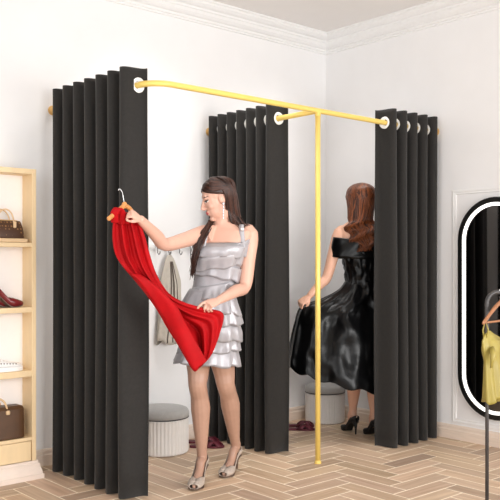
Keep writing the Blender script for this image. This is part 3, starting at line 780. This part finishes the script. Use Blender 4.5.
    for k in range(70):     # far side: falls behind the neck and forward over the right shoulder
        q = rnd.random(); ph0 = math.radians(rnd.uniform(-70, -5)); th0 = rnd.uniform(.05, .9)
        j = lambda s: Vector((rnd.gauss(0, s), rnd.gauss(0, s), rnd.gauss(0, s)))
        s0 = He(th0, ph0, 1.0); s1 = He(th0+.3, math.radians(-80), 1.03); s2 = He(1.6, math.radians(-95-20*q), 1.05)
        s3 = at(214-3*q, 219, 4.44)+j(.004); s4 = at(209-7*q, 230.5+2*q, 4.375-.03*q)+j(.005); s5 = at(203-8*q, 243, 4.325)+j(.005)
        s6 = at(197-5*q, 258, 4.33)+j(.005); e = at(191+3*rnd.random(), 266+14*rnd.random(), 4.36)+j(.005)
        strand(hb, [s0, s1, s2, s3, s4, s5, s6, e], .0065, .0016)
    for k in range(40):      # back of the head
        ph0 = math.radians(rnd.uniform(120, 240)); q = rnd.random()
        j = lambda s: Vector((rnd.gauss(0, s), rnd.gauss(0, s), rnd.gauss(0, s)))
        strand(hb, [He(.1, ph0, 1.0), He(.8, ph0, 1.04), He(1.55, ph0, 1.05), at(228+11*q, 213, 4.48)+j(.006), at(233+11*q, 226, 4.52)+j(.008), at(232+12*q, 236, 4.545)+j(.008)], .007, .002)
    hb.build('hair', M['hair1'], w, smooth=True)
    # earring
    eb = MB(); ep = H(-.004, .080, -.036)
    eb.ellip(ep, .007, .005, .010, (fw, lf, UP), 10, 8)
    for k in range(5): eb.ellip(ep-UP*(.018+.015*k), .0045+.001*(k % 2), .003, .0085, (fw, lf, UP), 10, 8)
    eb.build('earring', M['stone'], w, smooth=True)
woman_silver()

# ---- red dress on its hanger
ap = at(124.5, 205.5, 3.93)
hdr = norm(-Rv*.72-Fv*.69-UP*.0)
h = thing('clothes_hanger', ap, 'small honey wooden hanger held up by the woman, with the red dress', 'hanger')
nd = UP.cross(hdr)
for pts in ([ap, at(119, 210, 3.90), at(112, 216, 3.87), at(107.8, 219.5, 3.85)], [ap, at(129, 208, 3.96), at(134, 214, 3.99), at(137, 219, 4.01)]):
    MB().tube(catmull(pts, 5), [.012]*8+[.0115]*6+[.011, .008], 12, flat=.7, side=UP).build('arm', M['hanger'], h, smooth=True)
MB().ellip(ap+UP*.002, .015, .010, .017, (hdr, nd, UP)).build('neck', M['hanger'], h, smooth=True)
MB().tube(catmull([ap+UP*.01, at(123.5, 199, 3.93), at(122.5, 193, 3.93), at(120, 189, 3.93), at(118.2, 190.5, 3.93)], 5), .0022, 8).build('hook', M['chrome'], h, smooth=True)

def red_dress():
    g = thing('dress', at(150, 280, 4.0), 'bright red sleeveless dress held up by its hanger and its hem', 'dress')
    secs = [((115.5, 213.5), (132, 212), 3.925), ((112.8, 224), (138.5, 219), 3.93), ((112.5, 240), (145, 237), 3.94), ((115.5, 255), (149.5, 254), 3.955), ((123, 267), (155, 271), 3.97), ((135, 281), (163, 286), 3.99),
            ((147, 296), (172, 296), 4.02), ((158, 312), (186, 303), 4.06), ((167, 328), (204, 308), 4.10), ((176, 342), (223, 313.5), 4.13), ((184, 356), (220, 333), 4.135), ((191, 368), (212, 354), 4.135), ((195, 372), (203, 365), 4.13)]
    L = catmull([at(*a, d) for a, b, d in secs], 5); R = catmull([at(*b, d+.03) for a, b, d in secs], 5)
    n = 40; rings = []; N = len(L)
    for i, (l, r) in enumerate(zip(L, R)):
        t = i/(N-1); wv = r-l; wl = wv.length; ring = []
        amp = min(.038, wl*.2)*(.8+.2*math.sin(t*5))
        def depth(s):
            e = math.sin(PI*s)**.6
            # hanging pleats in the upper part, one long turned-back band along the lower edge, radiating folds near the hand
            p = math.sin(2*PI*(3.1*s+.15*math.sin(6*t)))*(1-min(1, t*1.5))+.5*math.sin(2*PI*(5.7*s+.8*t))*(1-min(1, t*1.2))
            band = 1.7*math.exp(-((s-.17)/.15)**4)*min(1, max(0, (t-.28)*5))
            valley = -2.6*math.exp(-((s-.44)/.09)**2)*min(1, max(0, (t-.32)*5))
            rad = .7*math.sin(2*PI*(s*4.2-2.5*t))*min(1, max(0, (t-.4)*4))
            return e*(amp*(p+band+valley+rad)+.010)
        for k in range(n):
            s = k/(n-1); ring.append(l+wv*s-Fv*depth(s))
        for k in range(n-1, -1, -1):
            s = k/(n-1); ring.append(l+wv*s-Fv*(depth(s)-.012-.02*math.sin(PI*s)))
        rings.append(ring)
    MB().loft(rings).build('skirt', M['red'], g, smooth=True)
    # turned-forward front panel hanging along the lower edge to its own hem
    ls = [(130, 274, 3.95), (138, 281, 3.955), (147, 293, 3.975), (158, 309, 4.01), (164.5, 320, 4.03), (172, 333, 4.055), (180, 347, 4.07), (188, 361, 4.075), (193.5, 371, 4.075)]
    rs = [(138, 273, 3.965), (149, 280, 3.965), (162, 291, 3.985), (177, 307, 4.015), (183, 318, 4.035), (190, 331, 4.06), (198, 345, 4.07), (203.5, 355, 4.075), (207, 360.5, 4.075)]
    A = catmull([at(*p) for p in ls], 4); B = catmull([at(*p) for p in rs], 4); rr = []; N = len(A)
    for i, (a, b) in enumerate(zip(A, B)):
        t = i/(N-1); m = 14
        f = [a.lerp(b, k/(m-1))-Fv*(.016*max(0, math.sin(PI*k/(m-1)))**.5+.004*math.sin(8*t+6*k/(m-1))) for k in range(m)]
        bk = [a.lerp(b, k/(m-1))+Fv*(.006-.012*max(0, math.sin(PI*k/(m-1)))**.5) for k in range(m-1, -1, -1)]
        rr.append(f+bk)
    MB().loft(rr).build('front_panel', M['red'], g, smooth=True)
    # shoulder piece looped over the hanger arm
    MB().tube(catmull([at(115, 222, 3.90), at(114.5, 214, 3.875), at(118, 209.5, 3.875), at(121.5, 213, 3.895), at(122, 224, 3.925)], 6), .020, 10, flat=.45, side=Rv).build('strap', M['red'], g, smooth=True)
    MB().tube(catmull([at(127, 224, 3.92), at(129, 215, 3.935), at(132, 211.5, 3.955), at(136, 216, 3.975), at(138, 226, 3.965)], 6), .012, 10, flat=.45, side=Rv).build('strap', M['red'], g, smooth=True)
red_dress()

# ---- woman in black, seen from behind
def woman_black():
    base = at(362, 432, 5.85); base.z = 0
    w = thing('person', base, 'woman with long auburn waves in an off-shoulder black satin gown, seen from behind', 'person')
    front = norm(-Rv*.2+Fv*.98); side = UP.cross(front)       # her left = image left
    D = 5.76
    rows = [(322, 364, D, .165, .12), (306, 364, D, .165, .12), (292, 363, D, .135, .10), (281, 363, D, .115, .088), (268, 362.5, D, .125, .092), (254, 362, D, .14, .10), (243, 361.5, D, .15, .09), (234, 361, D, .160, .075), (228, 361, D, .158, .062), (223.5, 361, D, .12, .054), (218, 361, D, .05, .048)]
    tab = sorted([(at(u, v, d).z, at(u, v, d).x, at(u, v, d).y, hw, hd) for v, u, d, hw, hd in rows])
    ring = torso_fn(tab, side, front); mb = MB()
    zs = [tab[0][0]+(tab[-1][0]-tab[0][0])*k/30 for k in range(31)]
    mb.loft([ring(z) for z in zs])
    hc = at(360.5, 201.5, D); f0 = norm(Fv*.95-Rv*.3); lf = UP.cross(f0); fw = f0; up = UP
    H = head(mb, hc, fw, lf, up, 1.0)
    limb(mb, [at(361, 226, D), at(361, 217, D), hc-UP*.06], [.05, .046, .048])
    sL = at(340, 233.5, D-.01); eL = at(327, 277, D-.05); wL = at(309, 296.5, D-.12)
    limb(mb, [sL-side*.06+UP*.008, sL, sL.lerp(eL, .5)+side*.003, eL, eL.lerp(wL, .35), eL.lerp(wL, .7), wL], [.048, .050, .042, .036, .035, .029, .022])
    hand(mb, wL, norm(at(298.5, 304.5, D-.14)-wL), norm(-UP*.75+Fv*.5), 1, curls=((45, 60, 40), (50, 65, 40), (55, 70, 40), (60, 70, 40)), sc=.95, thumb_curl=40, thumb_open=.5)
    sR = at(380.5, 238, D+.01); eR = at(388, 278, D+.03); wR = at(385, 314, D+.10)
    limb(mb, [sR+side*.06+UP*.008, sR, sR.lerp(eR, .5), eR, eR.lerp(wR, .5), wR], [.048, .050, .042, .035, .030, .021])
    hand(mb, wR, norm(Vector((0, 0, -1))+Fv*.15), -Rv, 1, curl=(15, 20, 15), sc=.95)
    feet = []
    for (h, k, a, heel, toe) in ((at(356, 318, D), at(353, 370, 5.82), at(352.5, 417, 5.83), at(356.8, 434.8, 5.81), at(342.8, 428.3, 6.03)),
                                 (at(371, 318, D), at(372, 370, 5.78), at(372.8, 418, 5.73), at(377.5, 438.2, 5.70), at(365.5, 433.0, 5.90))):
        heel = Vector((heel.x, heel.y, 0)); toe = Vector((toe.x, toe.y, 0)); fx = (toe-heel).normalized(); L = (toe-heel).length
        a = heel+fx*.062+UP*.16
        limb(mb, [h, h.lerp(k, .5), k, k.lerp(a, .15)-front*.012, k.lerp(a, .35)-front*.02, k.lerp(a, .65)-front*.008, a+UP*.03, a-UP*.012], [.084, .066, .05, .052, .056, .042, .029, .028])
        hh = .092
        heelp = heel+fx*.05+UP*(hh+.022); ball = heel+fx*(L*.70)+UP*.028; tip = heel+fx*(L*.9)+UP*.02; arch = heel+fx*(L*.42)+UP*(hh*.62+.02)
        mb.tube(catmull([a, heelp+UP*.01], 4), .026, 12)
        mb.tube(catmull([heelp-fx*.012, heelp+fx*.02, arch, ball, tip], 4), [interp([(0, .014), (3, .024), (8, .024), (12, .022), (16, .007)], q)[0] for q in range(17)], 14)
        mb.tube(catmull([a, a.lerp(arch, .5)+fx*.014+UP*.01, arch+UP*.008, ball], 4), [interp([(0, .028), (6, .025), (12, .016)], q)[0] for q in range(13)], 12)
        feet.append((heel, toe))
    body = remeshed(mb, 'body', .0045, 3, [M['skin2'], M['lips'], M['eye']], w)
    sp = []
    for s in (-1, 1): sp.append((H(.076, .030*s, .004), .02, .014, .006, 2)); sp.append((H(.074, .034*s, .026), .024, .021, .0036, 2))
    sp.append((H(.088, 0, -.058), .018, .021, .0105, 1)); face_mats(body, H, fw, lf, up, 1.0, sp)
    for heel, toe in feet: pump('high_heel_shoe', heel, toe, 0, .092, M['blacksuede'], M['blacksuede'], w, width=.034, hs=.8)
    # gown
    db = MB(); n = 96
    zt = at(0, 243, D).z; zb = at(0, 288, D).z
    rings = []
    for k in range(21):
        z = zb+(zt-zb)*k/20
        rings.append(ring(z, .010, n, wav=lambda a: .003*math.sin(a*6+z*50)+.012*noise.noise(Vector((math.cos(a)*5, math.sin(a)*5+z*6, z*22)))))
    db.loft(rings, caps=False)
    # skirt: rings from left point to right point
    secs = [((345, 281), (380.5, 281), .098, 0), ((338, 290), (384, 291), .112, 0), ((321, 299), (388, 304), .13, 0), ((301, 307), (392, 319), .15, 0), ((294.5, 324), (395, 337), .18, .0), ((290, 344), (397, 357), .21, .0), ((287.5, 358), (399, 377), .23, .0), ((287, 365), (400, 391), .235, .02)]
    Lp = catmull([at(*a, D-.10*min(1, i/3)) for i, (a, b, q, s) in enumerate(secs)], 6); Rp = catmull([at(*b, D) for a, b, q, s in secs], 6)
    dp = [q for _, _, q, _ in secs]; N = len(Lp); rings = []; rn = 120
    for i in range(N):
        t = i/(N-1); q = interp([(k/7, x) for k, x in enumerate(dp)], t)[0]; c = (Lp[i]+Rp[i])/2; hv = (Rp[i]-Lp[i])/2; ring_ = []
        for k in range(rn):
            a = 2*PI*k/rn; ca, sa = math.cos(a), math.sin(a)
            # pleats that radiate from the lifted hand plus diagonal drag folds at the back
            pl = (.022*math.sin(a*11+2.2*math.sin(a*2))+.008*math.sin(a*19+t*4))*min(1, t*1.2)
            diag = (.022*math.sin(5*ca-13*t+1.5*math.sin(3*ca+2*t))+.030*noise.noise(Vector((ca*4+t*3, t*7-ca*3, 1.3)))+.012*noise.noise(Vector((ca*9+t*5, t*16-ca*5, 4.3)))-.018*abs(noise.noise(Vector((ca*5+t*4, t*11-ca*6, 9.1)))))*math.sin(PI*min(1, .08+t*.9))
            drop = -.035*t*max(0, -sa)*1.0+.012*math.sin(a*13)*t
            bulge = 1-.15*max(0, -ca)*(1-t)
            ring_.append(c+hv*ca*(1+.02*math.sin(a*11)*t)+Fv*(q*bulge*sa*(1+pl*1.6)+(pl*.5+diag)*.7*(-1 if sa < 0 else 1)*abs(sa)**.5)+UP*drop)
        rings.append(ring_)
    db.loft(rings, caps=False)
    d = db.build('gown', M['blacksatin'], w, smooth=True)
    sd = d.modifiers.new('t', 'SOLIDIFY'); sd.thickness = .004
    # off-shoulder band around shoulders and arms
    ob = MB(); rings = []
    z0, z1 = at(0, 257, D).z, at(0, 237.5, D).z
    for k in range(9):
        t = k/8; z = z0+(z1-z0)*t; c = at(361, 250, D); c.z = z; hw = .232-.020*t; hd = .118-.010*t
        rings.append([c+side*(hw+.004*math.sin(a*8+t*4))*math.copysign(abs(math.cos(a))**.8, math.cos(a))+front*(hd*(.72+.28*abs(math.sin(a)))+.005*math.sin(a*7+t*6))*math.copysign(abs(math.sin(a))**.8, math.sin(a))+UP*(.012*math.cos(a*2)-.010*abs(math.cos(a))) for a in [2*PI*j/72 for j in range(72)]])
    ob.loft(rings, caps=False); o = ob.build('shoulder_band', M['blacksatin'], w, smooth=True)
    sd = o.modifiers.new('t', 'SOLIDIFY'); sd.thickness = .005
    # hair
    hb = MB(); rnd = random.Random(5)
    def He(th, ph, k=1.0): return H(-.014+.106*k*math.sin(th)*math.cos(ph), .100*k*math.sin(th)*math.sin(ph), .034+.098*k*math.cos(th))
    cap = []
    for i in range(13):
        row = []
        for j in range(40):
            ph = 2*PI*j/40; lim = 1.0+1.2*(.5-.5*math.cos(ph))**.6; row.append(He(max(.01, i/12*lim), ph, .99))
        cap.append(row)
    hb.loft(cap+[[hc+(p-hc)*.86 for p in row] for row in cap[::-1]])
    for k in range(330):
        ph = math.radians(rnd.uniform(55, 305)); q = (math.sin(ph)); pos = -q      # -1 left .. 1 right in image
        back_ = max(0, -math.cos(ph)); ph1 = rnd.uniform(0, 6.3); amp = rnd.uniform(.014, .028)
        wq = .075*math.sin(ph1*.5+pos*2.2); pts = [He(.12, ph, 1.0), He(.6, ph+wq, 1.04), He(1.05, ph-wq*1.5, 1.09), He(1.4, ph+wq*2, 1.07), He(1.75, ph-wq*1.5, 1.07)]
        ln = rnd.uniform(.75, 1.0)
        for m_ in range(1, 8):
            t = m_/7*ln; wv = math.sin(t*17+ph1*.14+pos*2.2); wv2 = math.cos(t*17+ph1*.14+pos*2.2)
            u = 361+pos*(12.5+2*math.sin(t*3)-5*max(0, t-.5))+(1.5+3*(1-max(0, pos)))*t; v = 214+38*t
            dd = D-.03-.085*(.5+.5*back_)-.02*t
            pts.append(at(u, v, dd)+Rv*amp*wv+Fv*amp*wv2*.7+Vector((rnd.gauss(0, .003), rnd.gauss(0, .003), 0)))
        strand(hb, pts, .0075, .002, 6, 4)
    hb.build('hair', M['hair2'], w, smooth=True)
woman_black()
